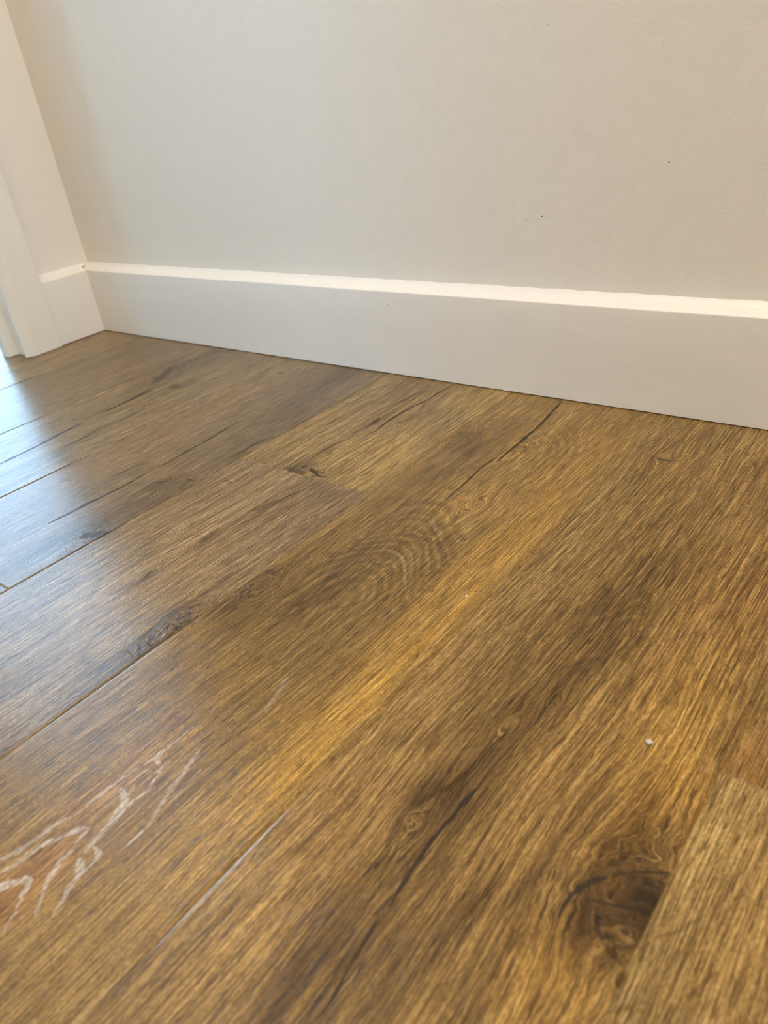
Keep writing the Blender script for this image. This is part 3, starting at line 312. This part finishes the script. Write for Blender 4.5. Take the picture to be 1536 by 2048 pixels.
TONES=[[1.0594,-0.4253,0.09,0.0035,"g",0.3],[1.0597,-0.4957,0.09,0.0035,"g",0.35],[1.0626,-0.5582,0.06,0.0035,"g",0.35],[1.0296,-0.4222,0.06,0.003,"g",0.25],[1.0591,-0.3409,0.07,0.003,"g",0.35],[1.0699,-0.2949,0.06,0.004,"g",0.3],[1.054,-0.123,0.05,0.004,"g",0.3],[1.0348,-0.5566,0.06,0.0025,"d",0.2],[1.0271,-0.4436,0.06,0.002,"d",0.25],[1.0723,-0.405,0.06,0.002,"d",0.3],[1.173,-0.3548,0.08,0.0025,"d",0.25],[1.1981,-0.3645,0.08,0.002,"d",0.2],[1.1691,-0.2595,0.06,0.0025,"d",0.2],[1.1928,-0.1897,0.08,0.003,"d",0.25],[0.1845,-0.0301,0.09,0.008,"d",0.25],[0.3635,-0.0855,0.06,0.014,"d",0.45],[0.3338,-0.1116,0.026,0.016,"d",0.35],[0.4206,-0.146,0.025,0.01,"d",0.3],[0.3356,-0.01,0.04,0.014,"d",0.3],[0.3007,-0.1634,0.06,0.02,"y",0.12],[0.4423,-0.0919,0.05,0.025,"g",0.25],[0.4905,-0.2642,0.09,0.014,"l",0.1],[0.4518,-0.3375,0.06,0.007,"d",0.25],[0.3188,-0.2203,0.05,0.015,"o",0.12],[0.5324,-0.2635,0.15,0.028,"o",0.25],[0.5221,-0.0849,0.08,0.025,"g",0.25],[0.6368,-0.1014,0.12,0.014,"d",0.35],[0.6268,-0.0175,0.06,0.025,"d",0.4],[0.6693,-0.1911,0.06,0.016,"d",0.15],[0.6753,-0.2636,0.08,0.012,"d",0.3],[0.6522,-0.3621,0.016,0.009,"d",0.35],[0.6947,-0.3472,0.024,0.012,"d",0.35],[0.6803,-0.3899,0.018,0.018,"d",0.3],[0.6821,-0.4704,0.04,0.014,"d",0.5],[0.6622,-0.4215,0.07,0.014,"d",0.25],[0.6608,-0.4963,0.06,0.012,"d",0.3],[0.8181,-0.2148,0.04,0.028,"g",0.5],[0.7775,-0.2191,0.03,0.04,"l",0.1],[0.7235,-0.1767,0.06,0.03,"g",0.2],[0.7165,-0.0716,0.05,0.02,"d",0.2],[0.7528,-0.0219,0.03,0.018,"d",0.25],[0.7497,-0.2715,0.025,0.03,"d",0.15],[0.785,-0.2684,0.014,0.018,"d",0.4],[0.8283,-0.0954,0.02,0.01,"d",0.25],[0.864,-0.2201,0.04,0.02,"g",0.35],[0.8547,-0.1855,0.014,0.022,"l",0.15],[0.7442,-0.1448,0.08,0.008,"l",0.15],[0.7142,-0.1665,0.06,0.006,"g",0.2],[0.7659,-0.3599,0.08,0.026,"l",0.12],[0.8072,-0.329,0.05,0.009,"d",0.3],[0.8361,-0.2927,0.035,0.014,"d",0.25],[0.7963,-0.4124,0.026,0.007,"d",0.35],[0.7953,-0.4814,0.016,0.008,"d",0.3],[0.8053,-0.4498,0.13,0.009,"g",0.2],[0.8541,-0.3486,0.06,0.02,"y",0.1],[0.8313,-0.533,0.05,0.02,"l",0.15],[0.779,-0.5471,0.09,0.03,"l",0.2],[0.8754,-0.5261,0.03,0.014,"d",0.45],[0.8781,-0.5611,0.025,0.014,"d",0.25],[0.8745,-0.5053,0.014,0.01,"d",0.4],[0.8975,-0.4432,0.028,0.016,"d",0.45],[0.894,-0.4685,0.025,0.015,"d",0.35],[0.776,-0.4078,0.09,0.03,"l",0.08],[0.8603,-0.0346,0.05,0.03,"g",0.35],[0.8949,-0.1274,0.014,0.02,"d",0.45],[0.9253,-0.1548,0.018,0.016,"d",0.35],[0.9226,-0.1938,0.05,0.016,"d",0.25],[0.9318,-0.098,0.04,0.016,"d",0.2],[0.9176,-0.2316,0.06,0.02,"d",0.1],[0.9993,-0.1226,0.04,0.03,"g",0.3],[1.0012,-0.2359,0.03,0.018,"g",0.3],[0.9724,-0.2601,0.02,0.012,"g",0.35],[1.0425,-0.2161,0.09,0.016,"g",0.5],[1.0391,-0.3962,0.14,0.011,"g",0.42],[1.0508,-0.4955,0.09,0.01,"g",0.4],[1.0492,-0.571,0.08,0.013,"g",0.32],[1.0456,-0.5303,0.08,0.02,"g",0.12],[1.0689,-0.4262,0.06,0.006,"g",0.3],[0.955,-0.3799,0.06,0.022,"d",0.22],[0.9183,-0.4159,0.06,0.022,"d",0.25],[0.9832,-0.3813,0.025,0.016,"g",0.1],[0.9601,-0.454,0.04,0.014,"d",0.2],[0.9835,-0.4268,0.06,0.016,"y",0.15],[1.0025,-0.483,0.08,0.014,"d",0.22],[0.9774,-0.5663,0.09,0.026,"d",0.05],[0.9677,-0.6355,0.028,0.012,"o",0.4],[0.9827,-0.6796,0.03,0.012,"o",0.4],[0.9848,-0.7143,0.022,0.01,"o",0.7],[0.9577,-0.5449,0.04,0.008,"o",0.25],[0.9773,-0.6158,0.06,0.008,"o",0.2],[0.9528,-0.675,0.03,0.008,"o",0.25],[1.0105,-0.6578,0.04,0.01,"o",0.2],[1.0401,-0.6271,0.06,0.03,"g",0.15],[1.0303,-0.6875,0.06,0.025,"l",0.05],[1.03,-0.0572,0.06,0.03,"o",0.15],[1.0803,-0.4726,0.06,0.026,"l",0.12],[1.0948,-0.5292,0.04,0.02,"l",0.1],[1.1098,-0.6008,0.05,0.024,"l",0.18],[1.104,-0.6543,0.06,0.026,"l",0.22],[1.1429,-0.4615,0.06,0.022,"d",0.25],[1.1547,-0.4877,0.05,0.014,"d",0.35],[1.1508,-0.5205,0.03,0.014,"d",0.45],[1.1436,-0.5454,0.016,0.01,"d",0.4],[1.1392,-0.5441,0.012,0.02,"d",0.2],[1.1562,-0.3826,0.06,0.014,"d",0.25],[1.1725,-0.336,0.06,0.012,"d",0.22],[1.1078,-0.372,0.08,0.02,"y",0.25],[1.0825,-0.197,0.08,0.02,"y",0.2],[1.0802,-0.0874,0.04,0.03,"d",0.2],[1.1545,-0.2088,0.08,0.022,"d",0.15],[1.1313,-0.1328,0.05,0.02,"o",0.1],[1.2318,-0.4359,0.06,0.014,"g",0.4],[1.2457,-0.4092,0.05,0.01,"g",0.45],[1.2381,-0.4815,0.04,0.01,"g",0.35],[1.2663,-0.471,0.024,0.01,"g",0.5],[1.1978,-0.4567,0.07,0.024,"d",0.06],[1.1931,-0.4981,0.06,0.006,"l",0.3],[1.1917,-0.5298,0.04,0.008,"l",0.25],[1.2471,-0.4906,0.025,0.018,"o",0.2],[1.2422,-0.5297,0.014,0.01,"d",0.5],[1.2505,-0.506,0.018,0.02,"d",0.4],[1.2575,-0.5269,0.01,0.014,"d",0.7],[1.2561,-0.5356,0.01,0.008,"d",0.5],[1.2665,-0.5278,0.014,0.006,"d",0.5],[1.241,-0.5516,0.01,0.007,"d",0.55],[1.2429,-0.5589,0.008,0.007,"d",0.45],[1.2485,-0.5372,0.008,0.008,"g",0.7],[1.2392,-0.5241,0.006,0.008,"g",0.5],[1.2642,-0.543,0.008,0.008,"d",0.4],[1.2624,-0.5481,0.022,0.016,"d",0.35],[1.2614,-0.5573,0.02,0.012,"y",0.2],[1.2419,-0.5378,0.028,0.03,"d",0.15],[1.2448,-0.574,0.026,0.02,"g",0.35],[1.246,-0.5865,0.022,0.022,"g",0.45],[1.2484,-0.566,0.014,0.014,"d",0.35],[1.2568,-0.5739,0.014,0.01,"d",0.2],[1.1755,-0.6424,0.06,0.012,"d",0.25],[1.1461,-0.6407,0.04,0.014,"d",0.3],[1.1453,-0.6174,0.04,0.01,"d",0.2],[1.1503,-0.6623,0.06,0.01,"d",0.45],[1.1707,-0.6096,0.02,0.014,"d",0.35],[1.1884,-0.6093,0.025,0.01,"d",0.3],[1.2049,-0.6171,0.04,0.018,"d",0.1],[1.2166,-0.593,0.04,0.008,"d",0.25],[1.2398,-0.5933,0.026,0.016,"d",0.12],[1.2383,-0.6044,0.022,0.014,"g",0.25],[1.2147,-0.355,0.06,0.016,"o",0.15],[1.2212,-0.5419,0.03,0.016,"d",0.1],[1.2793,-0.438,0.014,0.03,"O",0.3],[1.2755,-0.3957,0.04,0.02,"O",0.15],[1.282,-0.489,0.03,0.02,"l",0.1],[1.2753,-0.5451,0.01,0.024,"d",0.2],[1.287,-0.465,0.008,0.03,"d",0.12],[1.2911,-0.5583,0.04,0.02,"g",0.15],[1.2723,-0.5883,0.02,0.02,"d",0.2],[1.3103,-0.5243,0.05,0.014,"o",0.25],[1.2344,-0.2686,0.06,0.02,"o",0.3],[1.2788,-0.5226,0.01,0.014,"d",0.15],[1.2058,-0.1378,0.05,0.02,"o",0.2]]
KNOTS=[[1.2552,-0.5352,0.019,1.2],[1.1416,-0.5589,0.006,1.6],[0.8041,-0.2684,0.006,1.5],[0.6539,-0.3613,0.006,1.8],[0.7235,-0.3265,0.004,1.5],[0.8748,-0.5029,0.011,1.8],[0.8966,-0.4453,0.014,1.4],[0.8935,-0.1252,0.016,1.3],[0.3452,-0.1145,0.016,1.8],[1.1073,-0.097,0.006,1.4],[0.7937,-0.4796,0.005,2],[0.6785,-0.4692,0.013,1.8],[0.7784,-0.1434,0.006,3],[0.9872,-0.2529,0.009,1.6],[0.9749,-0.1204,0.01,1.3],[1.1655,-0.4379,0.004,2],[1.1518,-0.4708,0.005,2]]

def lines(lo, hi, step): return list(np.arange(lo, hi, step))
xs = lines(-1.35, -0.14, 0.05) + lines(-0.14, 1.372, 0.0014) + lines(1.372, 3.61, 0.05)
ys = lines(-3.0, -0.80, 0.05) + lines(-0.80, 0.0, 0.0014) + [0.0, 0.02, 0.2, 0.5, 0.82]
GW = 0.0016                         # half width of the eased seam between two boards
GROOVE = [(0.0, -0.0008), (0.0003, -0.00042), (0.0008, -0.0002), (0.0016, 0.0)]
for s in SEAMS:
    if -1.3 < s < 3.6:
        xs = [x for x in xs if abs(x - s) > GW + 0.0003] + [s + sg * o for o, _ in GROOVE for sg in ((-1, 1) if o else (1,))]
alljoints = sorted({round(j, 4) for v in JOINTS.values() for j in v})
for j in alljoints:
    if j > -0.8:
        ys = [y for y in ys if abs(y - j) > 0.0010] + [j - 0.0006, j - 0.0002, j + 0.0002, j + 0.0006]
xs = np.array(sorted(xs)); ys = np.array(sorted(ys))
nx, ny = len(xs), len(ys)
X, Y = np.meshgrid(xs, ys)            # shape (ny, nx)
plank = np.floor((X - SEAM0) / PITCH + 1e-6).astype(int)
Z = np.zeros_like(X)
for s in SEAMS:
    Z = np.minimum(Z, np.interp(np.abs(X - s), [o for o, _ in GROOVE], [z for _, z in GROOVE]))
for pk, js in JOINTS.items():
    for j in js:
        Z = np.where((plank == pk) & (np.abs(Y - j) < 0.0003), np.minimum(Z, -0.0004), Z)
me = bpy.data.meshes.new('floor')
me.vertices.add(nx * ny)
me.vertices.foreach_set('co', np.stack([X, Y, Z], -1).astype(np.float32).ravel())
ii = np.arange(nx * ny).reshape(ny, nx)
quads = np.stack([ii[:-1, :-1], ii[:-1, 1:], ii[1:, 1:], ii[1:, :-1]], -1).reshape(-1, 4)
nf = len(quads)
me.loops.add(nf * 4); me.loops.foreach_set('vertex_index', quads.astype(np.int32).ravel())
me.polygons.add(nf); me.polygons.foreach_set('loop_start', np.arange(0, nf * 4, 4, dtype=np.int32))
me.update(calc_edges=True); me.shade_smooth()

rng = np.random.default_rng(11)
LAT = rng.random((256, 256))
def vnoise(u, v):
    iu = np.floor(u).astype(int); iv = np.floor(v).astype(int)
    fu = u - iu; fv = v - iv
    fu = fu * fu * (3 - 2 * fu); fv = fv * fv * (3 - 2 * fv)
    g = lambda a, b: LAT[a & 255, b & 255]
    return (g(iu, iv) * (1 - fu) * (1 - fv) + g(iu + 1, iv) * fu * (1 - fv) + g(iu, iv + 1) * (1 - fu) * fv + g(iu + 1, iv + 1) * fu * fv) * 2 - 1
# which board each vertex belongs to (a row of boards splits at its end joints)
board = plank * 3.0
for pk, js in JOINTS.items():
    for j in js: board = np.where((plank == pk) & (Y < j), board + 1.0, board)
# fibre direction: wanders slowly and parts around the knots
U = X + 0.0035 * vnoise(X * 9 + board * 5.3, Y * 5 + board) + 0.0016 * vnoise(X * 30 + board, Y * 14)
V = Y.copy()
for kx, ky, r, st in KNOTS:
    pk = math.floor((kx - SEAM0) / PITCH)
    dx, dy = X - kx, (Y - ky) / st
    q = r * r / (dx * dx + dy * dy + 0.45 * r * r)
    U = U - np.where(plank == pk, dx * q * 0.95, 0.0)
    U = U + np.where(plank == pk, np.minimum(q, 1.2) * r * (0.22 * vnoise(X * 130 + kx * 99, Y * 110) + 0.16 * vnoise(X * 330, Y * 300 + 7)), 0.0)
    V = V + np.where(plank == pk, 0.25 * r * q * np.abs(dx) / (np.abs(dx) + r), 0.0)

BOARD_COL = {-2: (.30, .20, .11), -1: (.255, .165, .085), 0: (.225, .142, .078), 1: (.230, .150, .080), 2: (.225, .145, .080), 3: (.275, .172, .068),
             4: (.262, .152, .050), 5: (.256, .146, .048), 6: (.262, .150, .050), 7: (.25, .15, .06)}
col = np.zeros(X.shape + (3,))
for k in range(-9, 20):
    c = BOARD_COL.get(k) or (0.27 + 0.02 * math.sin(k * 5), 0.165 + 0.01 * math.sin(k * 5), 0.07)
    col[plank == k] = c
near3 = (plank == 3) & (Y < -0.2781); col[near3] = (.250, .160, .082)
near6 = (plank == 6) & (Y < -0.4408); col[near6] = (.305, .188, .070)
KV = {'d': (-1.0, -1.08, -1.15), 'l': (1, 1, 1.05), 'g': (.62, .55, .12), 'o': (.25, -.02, -.35), 'y': (-.22, -.02, .45), 'O': (.0, -.45, -.9)}
wu = 0.007 * vnoise(X * 60, Y * 26) + 0.008 * vnoise(U * 210 + 9, V * 7) + 0.004 * vnoise(U * 480 + 3, V * 19)
wv = 0.030 * vnoise(X * 40 + 31, Y * 17) + 0.012 * vnoise(X * 160 + 9, Y * 50)
acc = np.zeros_like(col)
for tx, ty, L, W, kd, a in TONES:
    pk = math.floor((tx - SEAM0) / PITCH)
    bsel = board[np.abs(ys - ty).argmin(), np.abs(xs - tx).argmin()]
    kk = min(1.0, W / 0.016)
    g = np.exp(-0.5 * (((Y - ty + wv * min(1, L / .04)) / L) ** 2 + ((X - tx + wu * kk) / W) ** 2))
    g = g * (0.72 + 0.5 * vnoise(U * 330 + 5, V * 12) * (0.5 + 0.5 * vnoise(U * 140, V * 30)))
    g = np.where(board == bsel, g * a * (1.12 if kd == 'd' else 0.95), 0.0)
    acc += g[..., None] * np.array(KV[kd])
# growth-ring figure: nested arches interpolated between traced rings
def chaikin(p, it=3):
    p = np.array(p, float)
    for _ in range(it):
        if len(p) < 3: break
        q = [p[0]]
        for a, b in zip(p, p[1:]): q += [a * .75 + b * .25, a * .25 + b * .75]
        q.append(p[-1]); p = np.array(q)
    return p
for rings, reach, amp, per in RINGS:
    allp = np.concatenate([np.array(q) for q in rings]); R = reach * 1e-3 * 2.2
    i0, i1 = np.searchsorted(xs, [allp[:, 0].min() - R, allp[:, 0].max() + R]); j0, j1 = np.searchsorted(ys, [allp[:, 1].min() - R, allp[:, 1].max() + R])
    x = X[j0:j1, i0:i1]; y = Y[j0:j1, i0:i1]; bb = board[j0:j1, i0:i1]
    x = x + 0.0012 * vnoise(x * 160, y * 90) ; y = y + 0.003 * vnoise(x * 210 + 7, y * 60)
    num = np.zeros_like(x); den = np.zeros_like(x); near = np.full_like(x, 9.0)
    for n_, q in enumerate(rings):
        P = chaikin(q, 2); dm = np.full_like(x, 9.0)
        for a, b in zip(P, P[1:]):
            ab = b - a; t = np.clip(((x - a[0]) * ab[0] + (y - a[1]) * ab[1]) / (ab @ ab + 1e-14), 0, 1)
            dm = np.minimum(dm, np.hypot(x - a[0] - t * ab[0], (y - a[1] - t * ab[1]) * 0.8))
        w_ = 1.0 / (dm + 0.0004) ** 2.5; num += n_ * w_; den += w_; near = np.minimum(near, dm)
    ph = num / den
    prof = np.cos(2 * np.pi * ph * per)
    prof = np.where(prof > 0, prof ** 2, prof * 0.6)
    cb = np.median(board[np.clip(np.searchsorted(ys, allp[:, 1]), 0, ny - 1), np.clip(np.searchsorted(xs, allp[:, 0]), 0, nx - 1)])
    m_ = np.clip(1.3 - near / (reach * 1e-3), 0, 1) * (bb == cb) * (0.75 + 0.35 * vnoise(x * 90, y * 40))
    acc[j0:j1, i0:i1] -= (amp * prof * m_)[..., None] * np.array((1, 1.08, 1.2))
# the boards' own long streaks
st1 = vnoise(U * 75 + board * 7.7, V * 2.2 + board) ; st2 = vnoise(U * 170 + board * 3.1, V * 5 + board)
st3 = vnoise(U * 28 + board * 1.7, V * 4.5 + 4)
st4 = vnoise(U * 420 + board * 3.1, V * 11 + board)
acc += (0.06 * st1 + 0.07 * st2 + 0.05 * st3 + 0.04 * st4)[..., None] * np.array((1, 1.08, 1.2))
col = col * np.exp(acc) * np.array((0.89, 0.93, 0.86))
def put(name, arr, typ='FLOAT_COLOR'):
    a = me.attributes.new(name, typ, 'POINT')
    if typ == 'FLOAT_COLOR':
        if arr.shape[-1] == 3: arr = np.concatenate([arr, np.ones(arr.shape[:-1] + (1,))], -1)
        a.data.foreach_set('color', arr.astype(np.float32).ravel())
    else: a.data.foreach_set('vector', arr.astype(np.float32).ravel())

put('wood_pigment', col)
sm = np.full(X.shape, 1.0)
for s in SEAMS: sm = np.minimum(sm, np.abs(X - s))
a_ = me.attributes.new('seam', 'FLOAT', 'POINT'); a_.data.foreach_set('value', np.clip(1.25 - sm / 0.0019, 0, 1).astype(np.float32).ravel())
put('fibre', np.stack([U, V, board * 3.17], -1), 'FLOAT_VECTOR')

def families(marks):
    """marks far apart share one family: signed distance, half width, softness, strength"""
    fams = []
    for pts, w, soft, k in marks:
        w *= 1e-3; soft *= 1e-3
        R = w + soft * 1.2 + 0.0035
        P = chaikin(pts)
        i0, i1 = np.searchsorted(xs, [P[:, 0].min() - R, P[:, 0].max() + R]); j0, j1 = np.searchsorted(ys, [P[:, 1].min() - R, P[:, 1].max() + R])
        if i1 - i0 < 2 or j1 - j0 < 2: continue
        x = X[j0:j1, i0:i1]; y = Y[j0:j1, i0:i1]
        seg = np.linalg.norm(np.diff(P, axis=0), axis=1); cum = np.concatenate([[0], np.cumsum(seg)]); tot = cum[-1]
        best = np.full(x.shape, 9.0); sd = np.full(x.shape, .05); tt = np.zeros(x.shape); over = np.zeros(x.shape)
        for n_, (a, b) in enumerate(zip(P, P[1:])):
            ab = b - a; l2 = ab @ ab + 1e-14
            t = ((x - a[0]) * ab[0] + (y - a[1]) * ab[1]) / l2
            tc = np.clip(t, 0, 1)
            dx = x - a[0] - tc * ab[0]; dy = y - a[1] - tc * ab[1]
            dd = np.hypot(dx, dy); m_ = dd < best
            best = np.where(m_, dd, best)
            sg = np.sign(ab[0] * (y - a[1]) - ab[1] * (x - a[0])); sg[sg == 0] = 1
            sd = np.where(m_, dd * sg, sd)
            tt = np.where(m_, (cum[n_] + tc * seg[n_]) / tot, tt)
            ov = np.zeros_like(t)
            if n_ == 0: ov = np.maximum(ov, -t * seg[n_])
            if n_ == len(P) - 2: ov = np.maximum(ov, (t - 1) * seg[n_])
            over = np.where(m_, ov, over)
        taper = np.clip(np.minimum(tt, 1 - tt) * 5, 0, 1) ** 0.6
        jit = 1 + 0.35 * vnoise(tt * tot * 160 + w * 1e5, tt * 0 + 3)
        hw = w * (0.25 + 0.75 * taper) * jit - over * 2.0 - (1 - taper) * soft * 0.4
        infl = best < R
        for f in fams:
            if not (f[3][j0:j1, i0:i1] & infl).any(): break
        else:
            f = [np.full(X.shape, .05), np.full(X.shape, -.05), np.full(X.shape, .001), np.zeros(X.shape, bool), np.zeros(X.shape)]
            fams.append(f)
        sl = (slice(j0, j1), slice(i0, i1))
        f[0][sl][infl] = sd[infl]; f[1][sl][infl] = hw[infl]; f[2][sl][infl] = soft; f[4][sl][infl] = k; f[3][sl][infl] = True
    return fams
N_DARK = 0
for f in families(DARK_MARKS):
    put('dark_mark_%d' % N_DARK, np.stack([f[0], f[1], f[2], f[4]], -1)); N_DARK += 1
N_PALE = 0
for f in families(PALE_MARKS):
    put('pale_mark_%d' % N_PALE, np.stack([f[0], f[1], f[2], f[4]], -1)); N_PALE += 1
print('floor verts', nx * ny, 'families', N_DARK, N_PALE)

k = NT('oak_boards')
pig = k.attr('wood_pigment').outputs['Color']
fib = k.attr('fibre').outputs['Vector']
f1 = k.noise(k.vec('MULTIPLY', fib, (850, 9, 1)), 1.0, 3, 0.6)       # open grain
f2 = k.noise(k.vec('MULTIPLY', fib, (1700, 30, 1)), 1.0, 2, 0.6)      # pores
f3 = k.noise(k.vec('MULTIPLY', fib, (200, 5, 1)), 1.0, 3, 0.6)        # bands
f4 = k.noise(k.vec('MULTIPLY', fib, (1300, 330, 1)), 1.0, 3, 0.7)      # fleck
dash = k.noise(k.vec('MULTIPLY', fib, (1050, 70, 1)), 1.0, 1, 0.4)
tone = k.math('ADD', k.ramp(f1, .36, .64, -0.24, 0.20), k.ramp(f2, .38, .62, -0.52, 0.38))
tone = k.math('ADD', tone, k.ramp(f3, .35, .65, -0.09, 0.08))
tone = k.math('ADD', tone, k.ramp(f4, .38, .62, -0.28, 0.24))
pores = k.ramp(dash, .60, .66)
tone = k.math('SUBTRACT', tone, k.math('MULTIPLY', pores, 0.70))
mult = k.math('POWER', 2.718, tone)
cc = k.n('ShaderNodeCombineXYZ')
k.put(cc.inputs[0], mult); k.put(cc.inputs[1], k.math('POWER', mult, 1.10)); k.put(cc.inputs[2], k.math('POWER', mult, 1.30))
base = k.vec('MULTIPLY', pig, cc.outputs[0])
wob = k.math('MULTIPLY', k.math('SUBTRACT', k.noise(k.vec('MULTIPLY', fib, (420, 160, 1)), 1.0, 3, 0.6), 0.5), 0.0017)
def mask(name, ragged):
    a = k.attr(name); s = k.n('ShaderNodeSeparateXYZ'); k.put(s.inputs[0], a.outputs['Vector'])
    dist, hw, soft, st = s.outputs[0], s.outputs[1], s.outputs[2], a.outputs['Alpha']
    dist = k.math('ABSOLUTE', k.math('ADD', dist, k.math('MULTIPLY', wob, ragged)))
    v = k.math('ADD', k.math('DIVIDE', k.math('SUBTRACT', hw, dist), k.math('MAXIMUM', soft, 0.0002)), 0.5, clamp=True)
    v = k.math('MULTIPLY', k.math('MULTIPLY', v, v), k.math('SUBTRACT', 3.0, k.math('MULTIPLY', v, 2.0)))
    return k.math('MULTIPLY', v, st)
dark = None
for i in range(N_DARK):
    mk = mask('dark_mark_%d' % i, 0.5)
    dark = mk if dark is None else k.math('MAXIMUM', dark, mk)
lime = None
for i in range(N_PALE):
    mk = mask('pale_mark_%d' % i, 2.6)
    lime = mk if lime is None else k.math('MAXIMUM', lime, mk)
lime = k.math('MULTIPLY', lime, k.math('MULTIPLY', k.ramp(f2, .42, .54, 0.08, 1.0), k.ramp(f4, .40, .54, 0.35, 1.0)))
base = k.mix(lime, base, (0.60, 0.54, 0.48, 1))  # whitish sheen of the grain lines, painted in as pale colour
deep = k.ramp(dark, 0.35, 1.0)
base = k.mix(k.math('MULTIPLY', dark, 0.92), base, k.mix(deep, k.vec('MULTIPLY', base, (.22, .18, .16)), (0.036, 0.028, 0.021, 1)))
k.put(k.b.inputs['Base Color'], base)
rough = k.math('ADD', k.ramp(f1, .3, .7, 0.33, 0.24), k.math('MULTIPLY', k.math('MAXIMUM', dark, lime), 0.12))
seam = k.ramp(k.attr('seam').outputs['Fac'], 0.1, 0.6)
rough = k.math('SUBTRACT', rough, k.math('MULTIPLY', seam, 0.15))
k.put(k.b.inputs['Roughness'], rough)
k.put(k.b.inputs['Specular IOR Level'], k.math('SUBTRACT', 0.27, k.math('MULTIPLY', dark, 0.20)))
h = k.math('ADD', k.math('MULTIPLY', f1, 1.0), k.math('MULTIPLY', f2, 0.45))
h = k.math('ADD', h, k.math('MULTIPLY', f4, 0.5))
h = k.math('SUBTRACT', h, k.math('MULTIPLY', pores, 0.35))
h = k.math('SUBTRACT', h, k.math('MULTIPLY', deep, 1.2))
h = k.math('MULTIPLY', h, k.math('SUBTRACT', 1.0, k.math('MULTIPLY', seam, 0.85)))
k.put(k.b.inputs['Normal'], k.bump(h, 0.55, 0.00045))
me.materials.append(k.m)
floor = bpy.data.objects.new('floor', me); C.objects.link(floor)
tag(floor, 'brown oak-look plank floor with knots, cracks and bevelled seams', 'floor', kind='structure')

# ------------------------------------------------------------------ specks lying on the floor
def speck(name, loc, r, seed, colr, label, cat):
    bm = bmesh.new(); bmesh.ops.create_icosphere(bm, subdivisions=3, radius=r)
    rg = random.Random(seed); ax = [Vector((rg.uniform(-1, 1), rg.uniform(-1, 1), rg.uniform(-1, 1))).normalized() for _ in range(7)]
    for v in bm.verts:
        n = v.co.normalized(); s = 1 + sum(0.16 * math.sin(5 * n.dot(a) + i) for i, a in enumerate(ax))
        v.co = Vector((v.co.x * s * 1.15, v.co.y * s, v.co.z * s * 0.6))
    zmin = min(v.co.z for v in bm.verts)
    for v in bm.verts: v.co.z -= zmin
    o = link(name, mesh_of(name, bm, True), plain(name + '_matter', colr, 0.9)); o.location = loc
    return tag(o, label, cat)
speck('lint_ball', (1.2274, -0.4421, 0.0), 0.0016, 4, (0.55, 0.53, 0.52), 'tiny pale grey lint ball lying on the right-hand boards', 'lint')
speck('crumb', (1.0579, -0.3737, 0.0), 0.0007, 9, (0.85, 0.82, 0.78), 'tiny white crumb on the golden stripe at mid floor', 'crumb')
